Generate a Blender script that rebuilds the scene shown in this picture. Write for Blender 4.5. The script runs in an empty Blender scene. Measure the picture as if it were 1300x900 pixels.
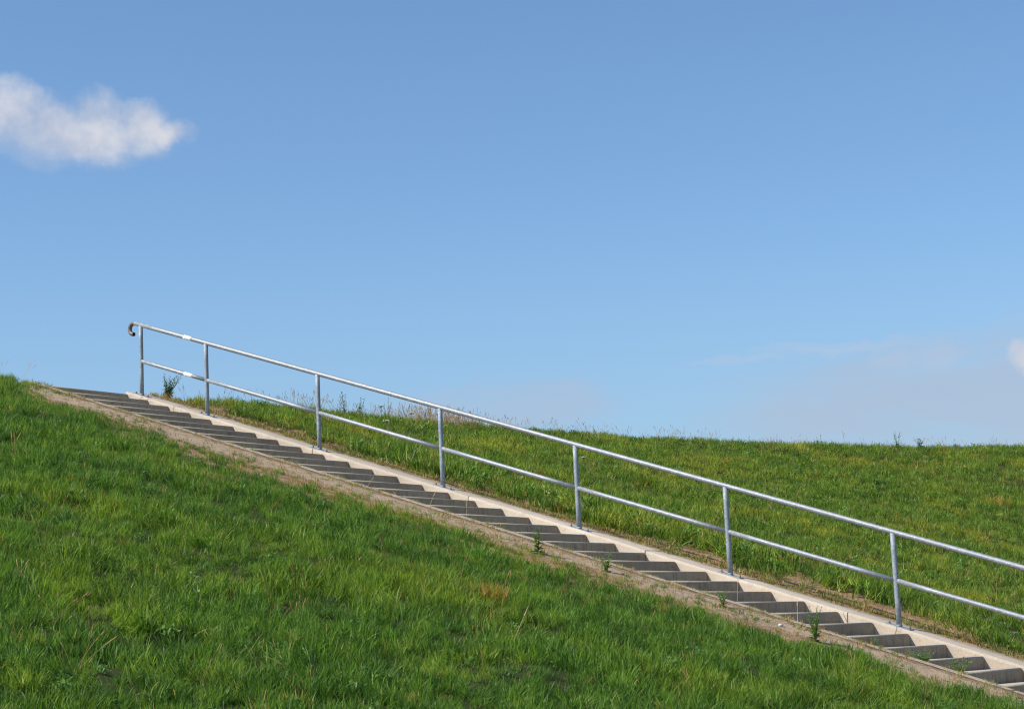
import bpy, bmesh, math, random
import numpy as np
from mathutils import Vector, Matrix, Euler

random.seed(11)
rng = np.random.default_rng(11)
scene = bpy.context.scene
COL = scene.collection

# ------------------------------------------------------------------ helpers
def tag(o, label=None, cat=None, group=None, kind=None):
    if label: o["label"] = label
    if cat: o["category"] = cat
    if group: o["group"] = group
    if kind: o["kind"] = kind
    return o

def empty(name, loc=(0, 0, 0), rz=0.0):
    o = bpy.data.objects.new(name, None)
    COL.objects.link(o)
    o.location = loc
    o.rotation_euler = (0, 0, rz)
    o.empty_display_size = 0.2
    return o

def link_mesh(name, me, mat=None, parent=None, loc=None):
    o = bpy.data.objects.new(name, me)
    COL.objects.link(o)
    if mat is not None and not me.materials:
        me.materials.append(mat)
    if parent is not None:
        o.parent = parent
    if loc is not None:
        o.location = loc
    return o

def copy_obj(o, parent=None, loc=None):
    c = o.copy()
    COL.objects.link(c)
    if parent is not None:
        c.parent = parent
    if loc is not None:
        c.location = loc
    return c

def np_mesh(name, verts, loops, starts, totals, mat=None, smooth=False):
    me = bpy.data.meshes.new(name)
    me.vertices.add(len(verts))
    me.vertices.foreach_set("co", np.asarray(verts, np.float32).ravel())
    me.loops.add(len(loops))
    me.loops.foreach_set("vertex_index", np.asarray(loops, np.int32))
    me.polygons.add(len(starts))
    me.polygons.foreach_set("loop_start", np.asarray(starts, np.int32))
    me.polygons.foreach_set("loop_total", np.asarray(totals, np.int32))
    me.update(calc_edges=True)
    if smooth:
        me.polygons.foreach_set("use_smooth", [True] * len(starts))
    if mat: me.materials.append(mat)
    return me

def extrude_profile(name, prof, x0, x1, mat, bevel=0.0):
    """prof: list of (y, z), extruded along x"""
    bm = bmesh.new()
    a = [bm.verts.new((x0, y, z)) for y, z in prof]
    b = [bm.verts.new((x1, y, z)) for y, z in prof]
    n = len(prof)
    bm.faces.new(a[::-1]); bm.faces.new(b)
    for i in range(n):
        j = (i + 1) % n
        bm.faces.new((a[i], a[j], b[j], b[i]))
    bmesh.ops.recalc_face_normals(bm, faces=bm.faces)
    if bevel:
        bmesh.ops.bevel(bm, geom=[e for e in bm.edges if e.calc_length() > .05], offset=bevel,
                        segments=2, affect='EDGES', profile=.6, clamp_overlap=True)
    me = bpy.data.meshes.new(name); bm.to_mesh(me); bm.free()
    me.materials.append(mat)
    return me

def tube(path, r, seg=16, caps=True, name="tube", mat=None, open_end=False):
    """round tube along a list of points lying in one vertical plane"""
    bm = bmesh.new()
    pts = [Vector(p) for p in path]
    rings = []
    n = len(pts)
    for i, p in enumerate(pts):
        t = (pts[min(i + 1, n - 1)] - pts[max(i - 1, 0)]).normalized()
        side = Vector((1, 0, 0)) if abs(t.x) < .9 else Vector((0, 1, 0))
        side = (side - t * side.dot(t)).normalized()
        up = t.cross(side)
        rr = r if not callable(r) else r(i / (n - 1))
        rings.append([bm.verts.new(p + (side * math.cos(2 * math.pi * k / seg) + up * math.sin(2 * math.pi * k / seg)) * rr)
                      for k in range(seg)])
    for a, b in zip(rings, rings[1:]):
        for k in range(seg):
            f = bm.faces.new((a[k], a[(k + 1) % seg], b[(k + 1) % seg], b[k])); f.smooth = True
    if open_end:   # a pipe mouth: wall thickness and a recess
        a = rings[0]; p = pts[0]; t = (pts[1] - pts[0]).normalized()
        inn = [bm.verts.new(p + (v.co - p) * .84) for v in a]
        dep = [bm.verts.new(v.co + t * .03) for v in inn]
        for k in range(seg):
            j = (k + 1) % seg
            bm.faces.new((a[k], inn[k], inn[j], a[j])); bm.faces.new((inn[k], dep[k], dep[j], inn[j]))
        bm.faces.new(dep)
        bm.faces.new(rings[-1][::-1])
    elif caps:
        bm.faces.new(rings[0][::-1]); bm.faces.new(rings[-1])
    bmesh.ops.recalc_face_normals(bm, faces=bm.faces)
    me = bpy.data.meshes.new(name); bm.to_mesh(me); bm.free()
    if mat: me.materials.append(mat)
    return me

def box_bm(bm, c, s, rot=None, bevel=0):
    r = bmesh.ops.create_cube(bm, size=1.0)
    M = Matrix.Translation(c) @ (rot.to_matrix().to_4x4() if rot else Matrix.Identity(4)) @ Matrix.Diagonal((*s, 1))
    bmesh.ops.transform(bm, matrix=M, verts=r['verts'])
    if bevel:
        es = list({e for v in r['verts'] for e in v.link_edges})
        bmesh.ops.bevel(bm, geom=es, offset=bevel, segments=2, affect='EDGES')

# ------------------------------------------------------------------ materials
def new_mat(name):
    m = bpy.data.materials.new(name); m.use_nodes = True
    nt = m.node_tree; nt.nodes.clear()
    return m, nt

def N(nt, typ, **kw):
    n = nt.nodes.new(typ)
    for k, v in kw.items():
        if k == 'inp':
            for a, b in v.items():
                n.inputs[a].default_value = b
        else:
            setattr(n, k, v)
    return n

def L(nt, a, b): nt.links.new(a, b)

def noise(nt, vec, scale, detail=4, rough=.55, dist=0.0, col=False):
    n = N(nt, 'ShaderNodeTexNoise', inp={'Scale': scale, 'Detail': detail, 'Roughness': rough, 'Distortion': dist})
    L(nt, vec, n.inputs['Vector'])
    return n.outputs['Color' if col else 'Fac']

def ramp(nt, fac, stops, interp='LINEAR'):
    r = N(nt, 'ShaderNodeValToRGB')
    r.color_ramp.interpolation = interp
    el = r.color_ramp.elements
    while len(el) > 1: el.remove(el[-1])
    el[0].position = stops[0][0]; el[0].color = (*stops[0][1], 1) if not isinstance(stops[0][1], float) else (stops[0][1],) * 3 + (1,)
    for p, c in stops[1:]:
        e = el.new(p); e.color = (*c, 1) if not isinstance(c, float) else (c, c, c, 1)
    L(nt, fac, r.inputs['Fac'])
    return r.outputs['Color']

def mix(nt, fac, a, b, mode='MIX'):
    m = N(nt, 'ShaderNodeMix', data_type='RGBA', blend_type=mode)
    if isinstance(fac, (int, float)): m.inputs[0].default_value = fac
    else: L(nt, fac, m.inputs[0])
    for s, v in ((6, a), (7, b)):
        if isinstance(v, tuple): m.inputs[s].default_value = (*v, 1)
        else: L(nt, v, m.inputs[s])
    return m.outputs[2]

def math_(nt, op, a, b=None, c=None, clamp=False):
    m = N(nt, 'ShaderNodeMath', operation=op, use_clamp=clamp)
    for i, v in enumerate((a, b, c)):
        if v is None: continue
        if isinstance(v, (int, float)): m.inputs[i].default_value = v
        else: L(nt, v, m.inputs[i])
    return m.outputs[0]

def smooth(nt, v, lo, hi):
    m = N(nt, 'ShaderNodeMapRange', interpolation_type='SMOOTHSTEP', inp={1: lo, 2: hi, 3: 0.0, 4: 1.0})
    L(nt, v, m.inputs[0]); return m.outputs[0]

def principled(nt, col, rough=.8, metal=0.0, spec=.5, bump=None, bstr=.3, bdist=.01):
    p = N(nt, 'ShaderNodeBsdfPrincipled')
    if isinstance(col, tuple): p.inputs['Base Color'].default_value = (*col, 1)
    else: L(nt, col, p.inputs['Base Color'])
    if isinstance(rough, (int, float)): p.inputs['Roughness'].default_value = rough
    else: L(nt, rough, p.inputs['Roughness'])
    p.inputs['Metallic'].default_value = metal
    p.inputs['Specular IOR Level'].default_value = spec
    if bump is not None:
        b = N(nt, 'ShaderNodeBump', inp={'Strength': bstr, 'Distance': bdist})
        L(nt, bump, b.inputs['Height']); L(nt, b.outputs[0], p.inputs['Normal'])
    o = N(nt, 'ShaderNodeOutputMaterial'); L(nt, p.outputs[0], o.inputs[0])
    return p

def stretch(nt, vec, s):
    m = N(nt, 'ShaderNodeMapping'); m.inputs['Scale'].default_value = s
    L(nt, vec, m.inputs['Vector']); return m.outputs[0]

def geo_pos(nt): return N(nt, 'ShaderNodeNewGeometry').outputs['Position']

def concrete(name, c0, c1, dirt, dirt_amt=.5, streaks=True, moss=0.0, edge=False):
    m, nt = new_mat(name)
    P = geo_pos(nt)
    big = noise(nt, P, 1.3, 5, .6)
    fine = noise(nt, P, 60, 4, .7)
    med = noise(nt, P, 9, 5, .65, .4)
    base = mix(nt, smooth(nt, big, .3, .7), c0, c1)
    base = mix(nt, math_(nt, 'MULTIPLY', smooth(nt, med, .5, .75), dirt_amt), base, dirt)
    base = mix(nt, smooth(nt, fine, .35, .7), mix(nt, .22, base, (.06, .055, .045)), base)
    if streaks:
        st = noise(nt, stretch(nt, P, (26, 1.2, 1.6)), 1, 4, .7)
        nz = N(nt, 'ShaderNodeNewGeometry'); sx = N(nt, 'ShaderNodeSeparateXYZ'); L(nt, nz.outputs['True Normal'], sx.inputs[0])
        vert = math_(nt, 'SUBTRACT', 1.0, smooth(nt, math_(nt, 'ABSOLUTE', sx.outputs[2]), .2, .6))
        base = mix(nt, math_(nt, 'MULTIPLY', math_(nt, 'MULTIPLY', smooth(nt, st, .62, .72), vert), .5), base, (.42, .38, .30))
        st2 = noise(nt, stretch(nt, P, (17, 1.2, 1.1)), 1.7, 4, .7)
        base = mix(nt, math_(nt, 'MULTIPLY', math_(nt, 'MULTIPLY', smooth(nt, st2, .5, .68), vert), .45), base, (.085, .075, .055))
    if streaks:   # paler upper arris and tread: sunlit nosing highlight painted in along with wear
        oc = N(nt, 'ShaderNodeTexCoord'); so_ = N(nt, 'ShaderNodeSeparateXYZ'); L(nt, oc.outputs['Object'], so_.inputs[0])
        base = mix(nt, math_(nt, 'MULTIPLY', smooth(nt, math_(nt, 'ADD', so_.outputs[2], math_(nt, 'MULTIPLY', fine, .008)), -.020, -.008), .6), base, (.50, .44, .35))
    if moss:
        base = mix(nt, math_(nt, 'MULTIPLY', smooth(nt, noise(nt, P, 3.5, 6, .7), .58, .72), moss), base, (.09, .10, .04))
    if edge:   # grey crust of lichen and soil along the outer rim
        sxe = N(nt, 'ShaderNodeSeparateXYZ'); L(nt, P, sxe.inputs[0])
        xe = math_(nt, 'ADD', sxe.outputs[0], math_(nt, 'MULTIPLY', math_(nt, 'SUBTRACT', noise(nt, P, 5, 5, .7), .5), .30))
        base = mix(nt, math_(nt, 'MULTIPLY', smooth(nt, xe, .10, .22), .8), base, (.34, .30, .25))
        base = mix(nt, math_(nt, 'MULTIPLY', smooth(nt, xe, .22, .31), .8), base, (.26, .19, .12))
    oi = N(nt, 'ShaderNodeObjectInfo')
    base = mix(nt, math_(nt, 'MULTIPLY', oi.outputs['Random'], .22), base, (.14, .115, .085))
    cr = N(nt, 'ShaderNodeTexVoronoi', feature='DISTANCE_TO_EDGE', inp={'Scale': 1.7}); L(nt, stretch(nt, P, (1, .55, .55)), cr.inputs['Vector'])
    crack = math_(nt, 'MULTIPLY', math_(nt, 'SUBTRACT', 1.0, smooth(nt, math_(nt, 'ADD', cr.outputs['Distance'], math_(nt, 'MULTIPLY', fine, .006)), .004, .010)), smooth(nt, big, .52, .62))
    base = mix(nt, math_(nt, 'MULTIPLY', crack, .8), base, (.07, .055, .04))
    blot = noise(nt, P, 4.5, 6, .7, .6)
    base = mix(nt, math_(nt, 'MULTIPLY', smooth(nt, blot, .56, .70), .4), base, dirt)
    b = math_(nt, 'ADD', math_(nt, 'MULTIPLY', fine, .5), med)
    principled(nt, base, .9, 0, .25, b, .5, .006)
    return m

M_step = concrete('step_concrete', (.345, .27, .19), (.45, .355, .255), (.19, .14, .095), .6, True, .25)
M_kerb = concrete('kerb_concrete', (.56, .475, .375), (.66, .56, .445), (.40, .32, .235), .5, False, edge=True)
M_apron = concrete('apron_concrete', (.44, .37, .28), (.54, .46, .35), (.30, .20, .12), .9, False, .25)

def galv(name, base=(.31, .335, .36), rough=.5, metal=.5, spec=.4):
    m, nt = new_mat(name)
    P = geo_pos(nt)
    v = N(nt, 'ShaderNodeTexVoronoi', inp={'Scale': 90}); L(nt, P, v.inputs['Vector'])
    a = noise(nt, P, 14, 5, .65); b = noise(nt, stretch(nt, P, (1, .5, 1)), 55, 4, .7)
    c = mix(nt, smooth(nt, a, .35, .7), tuple(x * .78 for x in base), base)
    c = mix(nt, math_(nt, 'MULTIPLY', smooth(nt, b, .48, .66), .7), c, tuple(min(1, x * 1.5) for x in base))
    c = mix(nt, math_(nt, 'MULTIPLY', v.outputs['Distance'], .25), c, tuple(x * .7 for x in base))
    r = math_(nt, 'ADD', rough, math_(nt, 'MULTIPLY', a, .18))
    principled(nt, c, r, metal, spec, b, .3, .003)
    return m
M_rail = galv('galvanised_steel')
M_post = galv('galvanised_steel_post', (.30, .345, .39), .58, .35)
M_dark = galv('weathered_steel', (.17, .155, .15), .5, .5)
M_white = (lambda: (lambda m, nt: (principled(nt, mix(nt, noise(nt, geo_pos(nt), 40), (.66, .66, .64), (.78, .78, .76)), .45), m)[1])(*new_mat('plain_white')))()

def blade_mat(name, dark, bright, yellow, straw, trans=.5, patch=.34, strawcut=.965, gloss=.3, patches=()):
    m, nt = new_mat(name)
    at = N(nt, 'ShaderNodeAttribute', attribute_name='tint')
    sp = N(nt, 'ShaderNodeSeparateColor'); L(nt, at.outputs['Color'], sp.inputs[0])
    P = geo_pos(nt)
    inf = N(nt, 'ShaderNodeObjectInfo')
    n1 = noise(nt, P, .55, 4, .6); n2 = noise(nt, P, 2.6, 3, .6)
    v = math_(nt, 'ADD', math_(nt, 'MULTIPLY', sp.outputs[0], .62), math_(nt, 'MULTIPLY', inf.outputs['Random'], .38))
    v = math_(nt, 'ADD', v, math_(nt, 'MULTIPLY', math_(nt, 'SUBTRACT', n2, .5), .9), clamp=True)
    v = math_(nt, 'POWER', v, 1.25)
    c = mix(nt, v, dark, bright)
    yl = math_(nt, 'ADD', math_(nt, 'MULTIPLY', smooth(nt, n1, .47, .70), patch), math_(nt, 'MULTIPLY', smooth(nt, n2, .52, .72), .30))
    yl = math_(nt, 'ADD', yl, math_(nt, 'MULTIPLY', inf.outputs['Random'], .12))
    c = mix(nt, math_(nt, 'MULTIPLY', yl, math_(nt, 'ADD', .35, sp.outputs[0])), c, yellow)
    c = mix(nt, smooth(nt, sp.outputs[1], strawcut, strawcut + .03), c, straw)
    d = N(nt, 'ShaderNodeBsdfPrincipled', inp={'Roughness': .5, 'Specular IOR Level': gloss}); L(nt, c, d.inputs['Base Color'])
    t = N(nt, 'ShaderNodeBsdfTranslucent')
    tc = mix(nt, 1.0, c, (1.0, 1.0, .55), 'MULTIPLY'); L(nt, tc, t.inputs['Color'])
    ms = N(nt, 'ShaderNodeMixShader', inp={0: trans}); L(nt, d.outputs[0], ms.inputs[1]); L(nt, t.outputs[0], ms.inputs[2])
    o = N(nt, 'ShaderNodeOutputMaterial'); L(nt, ms.outputs[0], o.inputs[0])
    return m

M_grass = blade_mat('grass_blades', (.016, .072, .013), (.215, .43, .060), (.42, .50, .035), (.50, .42, .18))
M_grass_far = blade_mat('far_grass_blades', (.040, .112, .016), (.30, .47, .065), (.54, .50, .055), (.52, .38, .17), patch=.55, strawcut=.95)
M_straw = blade_mat('dry_blades', (.38, .22, .09), (.58, .38, .17), (.50, .36, .10), (.24, .13, .06), trans=.25, patch=.5)
M_short = blade_mat('short_blades', (.10, .17, .03), (.24, .33, .05), (.46, .36, .10), (.50, .33, .13), trans=.35, patch=.7, strawcut=.72)
M_orange = blade_mat('yellowed_blades', (.26, .24, .04), (.46, .36, .06), (.52, .30, .05), (.55, .33, .10), patch=.6, strawcut=.75)
M_leaf = blade_mat('weed_leaves', (.08, .19, .03), (.19, .36, .06), (.12, .22, .04), (.3, .25, .1), patch=.2, trans=.35, gloss=.4)
M_leafblue = blade_mat('dark_weed_leaves', (.05, .13, .04), (.14, .27, .08), (.08, .13, .05), (.2, .16, .08), patch=.2, trans=.3, gloss=.35)
M_leafbright = blade_mat('bright_leaves', (.08, .19, .025), (.17, .33, .045), (.24, .36, .05), (.3, .3, .1), patch=.2, trans=.4, gloss=.5)
M_stem = (lambda: (lambda m, nt: (principled(nt, mix(nt, noise(nt, geo_pos(nt), 30), (.09, .14, .04), (.16, .17, .07)), .6), m)[1])(*new_mat('plant_stem')))()
M_petal = (lambda: (lambda m, nt: (principled(nt, mix(nt, noise(nt, geo_pos(nt), 80), (.62, .62, .50), (.8, .8, .72)), .7), m)[1])(*new_mat('white_petals')))()
M_strawstem = (lambda: (lambda m, nt: (principled(nt, mix(nt, noise(nt, geo_pos(nt), 30), (.42, .31, .16), (.6, .47, .26)), .7), m)[1])(*new_mat('straw_stem')))()
M_crumb = blade_mat('earth_crumbs', (.20, .14, .09), (.44, .36, .27), (.40, .30, .16), (.5, .42, .32), trans=0.0, patch=.3, gloss=.1)
M_stone = (lambda: (lambda m, nt: (principled(nt, mix(nt, noise(nt, geo_pos(nt), 60), (.5, .48, .44), (.72, .7, .66)), .8), m)[1])(*new_mat('pale_stone')))()

# ------------------------------------------------------------------ terrain
CREST = [(-400, 1.4), (-40, 1.4), (3.0, 1.4), (5, 1.35), (7, 1.15), (9.2, .9), (12.8, .30), (14, .0), (17, -1.0), (21.4, -3.2), (28, -8), (40, -19), (60, -40), (400, -400)]
_cx = np.linspace(-400, 400, 8001)
_cy = np.interp(_cx, [a for a, b in CREST], [b for a, b in CREST])
_k = np.ones(17) / 17
_cy2 = np.convolve(_cy, _k, 'same'); _cy2[:20] = _cy[:20]; _cy2[-20:] = _cy[-20:]
_cg = np.gradient(_cy2, _cx)

class VNoise:
    def __init__(s, seed):
        r = np.random.default_rng(seed); s.t = r.random((256, 256))
    def __call__(s, x, y):
        xi = np.floor(x).astype(int); yi = np.floor(y).astype(int)
        fx = x - xi; fy = y - yi
        fx = fx * fx * (3 - 2 * fx); fy = fy * fy * (3 - 2 * fy)
        g = lambda a, b: s.t[a % 256, b % 256]
        return (g(xi, yi) * (1 - fx) + g(xi + 1, yi) * fx) * (1 - fy) + (g(xi, yi + 1) * (1 - fx) + g(xi + 1, yi + 1) * fx) * fy
VN = [VNoise(i) for i in range(6)]
def fbm(x, y, s, i=0, o=3):
    v = 0; a = 1; t = 0
    for k in range(o):
        v = v + a * VN[(i + k) % 6](x * s * 2 ** k + 31.7 * k, y * s * 2 ** k - 17.3 * k); t += a; a *= .5
    return v / t

def sstep(v, a, b):
    t = np.clip((v - a) / (b - a), 0, 1); return t * t * (3 - 2 * t)

def terrain(x, y, corridor=True):
    x = np.asarray(x, float); y = np.asarray(y, float)
    ye = np.interp(x, _cx, _cy2); g = np.interp(x, _cx, _cg)
    d = (ye - y) / np.sqrt(1 + g * g)
    slope = .467 - d / 3
    # crest rounding
    k = .05
    top = .467 + 0 * d
    h = np.clip(.5 + .5 * (top - slope) / k, 0, 1)
    z = slope * h + top * (1 - h) - k * h * (1 - h)
    z = np.where((d < .3) & (d > -.2), np.minimum(z, .467), z)
    # back slope of the dike
    back = .467 - (-d - 5.0) / 3
    z = np.minimum(z, np.where(d < 0, back, 9e9))
    # toe
    toe = -5.2
    k = .35
    h = np.clip(.5 + .5 * (z - toe) / k, 0, 1)
    z = z * h + toe * (1 - h) + k * h * (1 - h)
    # mounds away from the stairs
    far = np.maximum(sstep(x, .35, 1.6), sstep(-x, 2.4, 4.5))
    far = far * (1 - .6 * sstep(x, 0, 2) * (1 - sstep(d, .3, 2.5)))
    m = (fbm(x, y, .55, 0) - .5) * .13 + (fbm(x, y, 1.8, 2) - .5) * .075
    z = z + far * m
    # shallow hollow of bare soil beside the right-hand kerb
    z = z - .004 * sstep(x, .26, .32) - .035 * sstep(x, .62, .85) * (1 - sstep(x, 1.0, 1.5)) - .006 * sstep(-x, 1.86, 1.92) * (1 - sstep(-x, 3, 4))
    z = z + (fbm(x, y, 7, 1) - .5) * .02 * np.where((x > .33) | (x < -1.9), 1, 0)
    if corridor:
        inside = (x > -1.85) & (x < .24) & (y < 2.55) & (y > -15.75)
        z = np.where(inside, z - .45, z)
    return z

def axis(fine0, fine1, step, far):
    a = list(np.arange(fine0, fine1, step))
    s = step; v = fine1
    out = []
    while v < far: out.append(v); s *= 1.25; v += s
    out.append(far)
    s = step; v = fine0; pre = []
    while v > -far: s *= 1.25; v -= s; pre.append(max(v, -far))
    return np.array(pre[::-1] + a + out)

gx = axis(-17, 28, .10, 2500) + .013; gy = axis(-17, 4, .10, 2500)
X, Y = np.meshgrid(gx, gy)
Z = terrain(X, Y)
nx, ny = len(gx), len(gy)
V = np.stack([X.ravel(), Y.ravel(), Z.ravel()], 1)
I = np.arange(nx * ny).reshape(ny, nx)
Q = np.stack([I[:-1, :-1], I[:-1, 1:], I[1:, 1:], I[1:, :-1]], -1).reshape(-1, 4)

def ground_mat():
    m, nt = new_mat('ground_soil')
    P = geo_pos(nt)
    sx = N(nt, 'ShaderNodeSeparateXYZ'); L(nt, P, sx.inputs[0])
    w = math_(nt, 'MULTIPLY', math_(nt, 'SUBTRACT', noise(nt, P, 1.7, 5, .65), .5), 1.1)
    w2 = math_(nt, 'MULTIPLY', math_(nt, 'SUBTRACT', noise(nt, P, 6, 4, .65), .5), .7)
    x = math_(nt, 'ADD', math_(nt, 'ADD', sx.outputs[0], w), w2)
    fine = noise(nt, P, 38, 5, .75); med = noise(nt, P, 7, 5, .7)
    chips = noise(nt, stretch(nt, P, (1, 1.6, 1)), 90, 3, .7)
    brown = mix(nt, smooth(nt, med, .3, .7), (.20, .125, .07), (.42, .275, .16))
    brown = mix(nt, smooth(nt, chips, .55, .68), brown, (.54, .36, .20))
    brown = mix(nt, smooth(nt, fine, .6, .72), brown, (.08, .05, .03))
    sand = mix(nt, smooth(nt, med, .3, .7), (.36, .26, .175), (.48, .37, .255))
    sand = mix(nt, math_(nt, 'MULTIPLY', smooth(nt, chips, .55, .7), .5), sand, (.42, .27, .15))
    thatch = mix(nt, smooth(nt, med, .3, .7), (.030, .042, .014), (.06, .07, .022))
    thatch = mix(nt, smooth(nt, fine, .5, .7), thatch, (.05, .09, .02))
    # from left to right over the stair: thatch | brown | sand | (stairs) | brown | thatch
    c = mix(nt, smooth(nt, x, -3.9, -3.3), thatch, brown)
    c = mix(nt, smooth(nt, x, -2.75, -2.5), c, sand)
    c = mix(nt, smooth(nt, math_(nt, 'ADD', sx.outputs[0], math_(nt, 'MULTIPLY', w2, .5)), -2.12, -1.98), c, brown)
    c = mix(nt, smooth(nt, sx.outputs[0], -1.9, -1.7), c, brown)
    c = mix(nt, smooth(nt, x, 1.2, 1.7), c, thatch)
    # distant meadow
    dist = N(nt, 'ShaderNodeVectorMath', operation='LENGTH'); L(nt, P, dist.inputs[0])
    mead = mix(nt, noise(nt, P, .4, 6, .7), (.05, .10, .02), (.11, .18, .035))
    c = mix(nt, smooth(nt, dist.outputs['Value'], 28, 45), c, mead)
    b = math_(nt, 'ADD', fine, math_(nt, 'MULTIPLY', med, 2))
    principled(nt, c, .95, 0, .1, b, .9, .02)
    return m
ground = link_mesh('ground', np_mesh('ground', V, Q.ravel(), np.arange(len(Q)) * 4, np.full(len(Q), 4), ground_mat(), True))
tag(ground, 'bare brown soil of the dike slope under the grass', 'ground', kind='structure')

# ------------------------------------------------------------------ staircase
RUN, RISE = .4, .4 / 3
XL, XR = -1.75, -.085
stairs = empty('concrete_stairs', (0, 0, 0))
tag(stairs, 'long straight outdoor concrete stairs climbing the grassy dike with a pale kerb on each side', 'stairs')
def step_profile(depth=.43, h=.30, r=.022):
    p = [(depth, -.004), (depth, -h), (0.004, -h)]
    for k in range(7):
        a = math.pi - k * math.pi / 12
        p.append((r + r * math.cos(a), -r + r * math.sin(a)))
    return p
step_variants = []
for v in range(5):
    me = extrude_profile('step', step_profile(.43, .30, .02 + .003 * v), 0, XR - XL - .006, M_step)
    for f in me.polygons:
        f.use_smooth = abs(f.normal.x) < .5 and abs(f.normal.y) > .1 and abs(f.normal.z) > .1
    step_variants.append(me)
NST = 42
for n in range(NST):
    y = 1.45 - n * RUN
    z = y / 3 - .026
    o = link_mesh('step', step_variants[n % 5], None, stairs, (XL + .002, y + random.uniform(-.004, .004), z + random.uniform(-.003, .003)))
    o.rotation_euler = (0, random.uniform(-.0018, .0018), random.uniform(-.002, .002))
# top landing slab
bm = bmesh.new(); box_bm(bm, ((XL + XR) / 2, 2.2, .457 - .1), (XR - XL - .006, .64, .2), bevel=.008)
me = bpy.data.meshes.new('landing'); bm.to_mesh(me); bm.free(); me.materials.append(M_apron)
link_mesh('landing', me, None, stairs)

def slab_strip(name, x0, x1, mat, thick, gap=.012):
    """kerb slabs 2.5 m long following the slope"""
    s = math.sqrt(1 + 1 / 9)
    ys = [1.5] + [.55 - 2.5 * k for k in range(7)]
    for a, b in zip(ys, ys[1:]):
        bm = bmesh.new()
        nseg = 12
        L_ = a - b - gap
        prof = [(x0, -thick), (x0, -.030), (x0 + .005, -.013), (x0 + .014, -.004), (x0 + .028, 0), (x1 - .012, 0), (x1, -.010), (x1, -thick)]
        rings = []
        for i in range(nseg + 1):
            yy = -L_ * i / nseg
            e = 0.012 if i in (0, nseg) else 0
            rings.append([bm.verts.new((px + (rng.normal() * .0012), yy, yy / 3 + pz - (.004 if (e and pz > -.01) else 0))) for px, pz in prof])
        for r0, r1 in zip(rings, rings[1:]):
            for k in range(len(prof) - 1):
                bm.faces.new((r0[k], r0[k + 1], r1[k + 1], r1[k]))
            bm.faces.new((r0[-1], r0[0], r1[0], r1[-1]))
        bm.faces.new(rings[0]); bm.faces.new(rings[-1][::-1])
        bmesh.ops.recalc_face_normals(bm, faces=bm.faces)
        me = bpy.data.meshes.new(name); bm.to_mesh(me); bm.free(); me.materials.append(mat)
        link_mesh(name, me, None, stairs, (0, a, a / 3 + random.uniform(-.004, .004)))
slab_strip('kerb_slab', XR + .003, .285, M_kerb, .36)
slab_strip('side_slab', -1.90, XL - .003, M_apron, .36)

# ------------------------------------------------------------------ handrail
HT, HM, RP, RT, RM = 1.003, .488, .0295, .030, .027
SL = 1 / 3
hand = empty('handrail', (0, 0, 0))
tag(hand, 'galvanised steel pipe handrail with two rails along the right side of the concrete stairs', 'handrail')
def rp(y, h): return (0, y, y * SL + h)
YT = 1.257                      # top post
top_y = YT + .115
u = Vector((0, 1, SL)).normalized(); nrm = Vector((0, -SL, 1)).normalized()
rail_end_low = -15.2
me = tube([rp(top_y, HT), rp(6 / 2, HT)] if False else [rp(top_y - (top_y - rail_end_low) * i / 30, HT) for i in range(31)], RT, 20, name='top_rail', mat=M_rail)
link_mesh('top_rail', me, None, hand)
# hooked end
c = Vector(rp(top_y, HT)); rb = .078
cen = c - nrm * rb
hook = [c - u * .004]
for k in range(0, 19):
    a = math.radians(200) * k / 18
    hook.append(cen + nrm * (rb * math.cos(a)) + u * (rb * math.sin(a)))
hook = hook[::-1]
me = tube([tuple(p) for p in hook], RT * .99, 20, name='rail_end', mat=M_dark, open_end=True)
o = link_mesh('rail_end', me, None, hand); o['label'] = 'dark weathered hooked end of the top rail'
# mid rails: one length between each two posts
post_y = [YT] + [-2.0 * k for k in range(0, 8)]
for a, b in zip(post_y, post_y[1:]):
    y0, y1 = a - RP * .6, b + RP * .6
    me = tube([rp(y0 + (y1 - y0) * i / 4, HM) for i in range(5)], RM, 18, name='mid_rail', mat=M_rail)
    link_mesh('mid_rail', me, None, hand)
# posts with plates
def plate_mesh():
    bm = bmesh.new()
    rot = Euler((math.atan(SL), 0, 0))
    box_bm(bm, (0, 0, .004), (.105, .30, .008), rot, .002)
    me = bpy.data.meshes.new('base_plate'); bm.to_mesh(me); bm.free(); me.materials.append(M_post); return me
def bolt_mesh():
    bm = bmesh.new()
    r = bmesh.ops.create_cone(bm, segments=6, radius1=.013, radius2=.013, depth=.012, cap_ends=True)
    bmesh.ops.translate(bm, vec=(0, 0, .014), verts=r['verts'])
    r = bmesh.ops.create_cone(bm, segments=10, radius1=.007, radius2=.006, depth=.026, cap_ends=True)
    bmesh.ops.translate(bm, vec=(0, 0, .021), verts=r['verts'])
    bmesh.ops.rotate(bm, cent=(0, 0, 0), matrix=Euler((math.atan(SL), 0, 0)).to_matrix(), verts=bm.verts)
    me = bpy.data.meshes.new('bolt'); bm.to_mesh(me); bm.free(); me.materials.append(M_dark); return me
PM, BM_ = plate_mesh(), bolt_mesh()
post_me = tube([(0, 0, -.01), (0, 0, .3), (0, 0, HM), (0, 0, .8), (0, 0, HT - .012)], RP, 20, name='post', mat=M_post)
def screw_mesh():
    bm = bmesh.new()
    r = bmesh.ops.create_cone(bm, segments=10, radius1=.008, radius2=.007, depth=.008, cap_ends=True)
    bmesh.ops.rotate(bm, cent=(0, 0, 0), matrix=Euler((math.pi / 2, 0, 0)).to_matrix(), verts=bm.verts)
    me = bpy.data.meshes.new('screw'); bm.to_mesh(me); bm.free(); me.materials.append(M_dark); return me
SM = screw_mesh()
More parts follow.
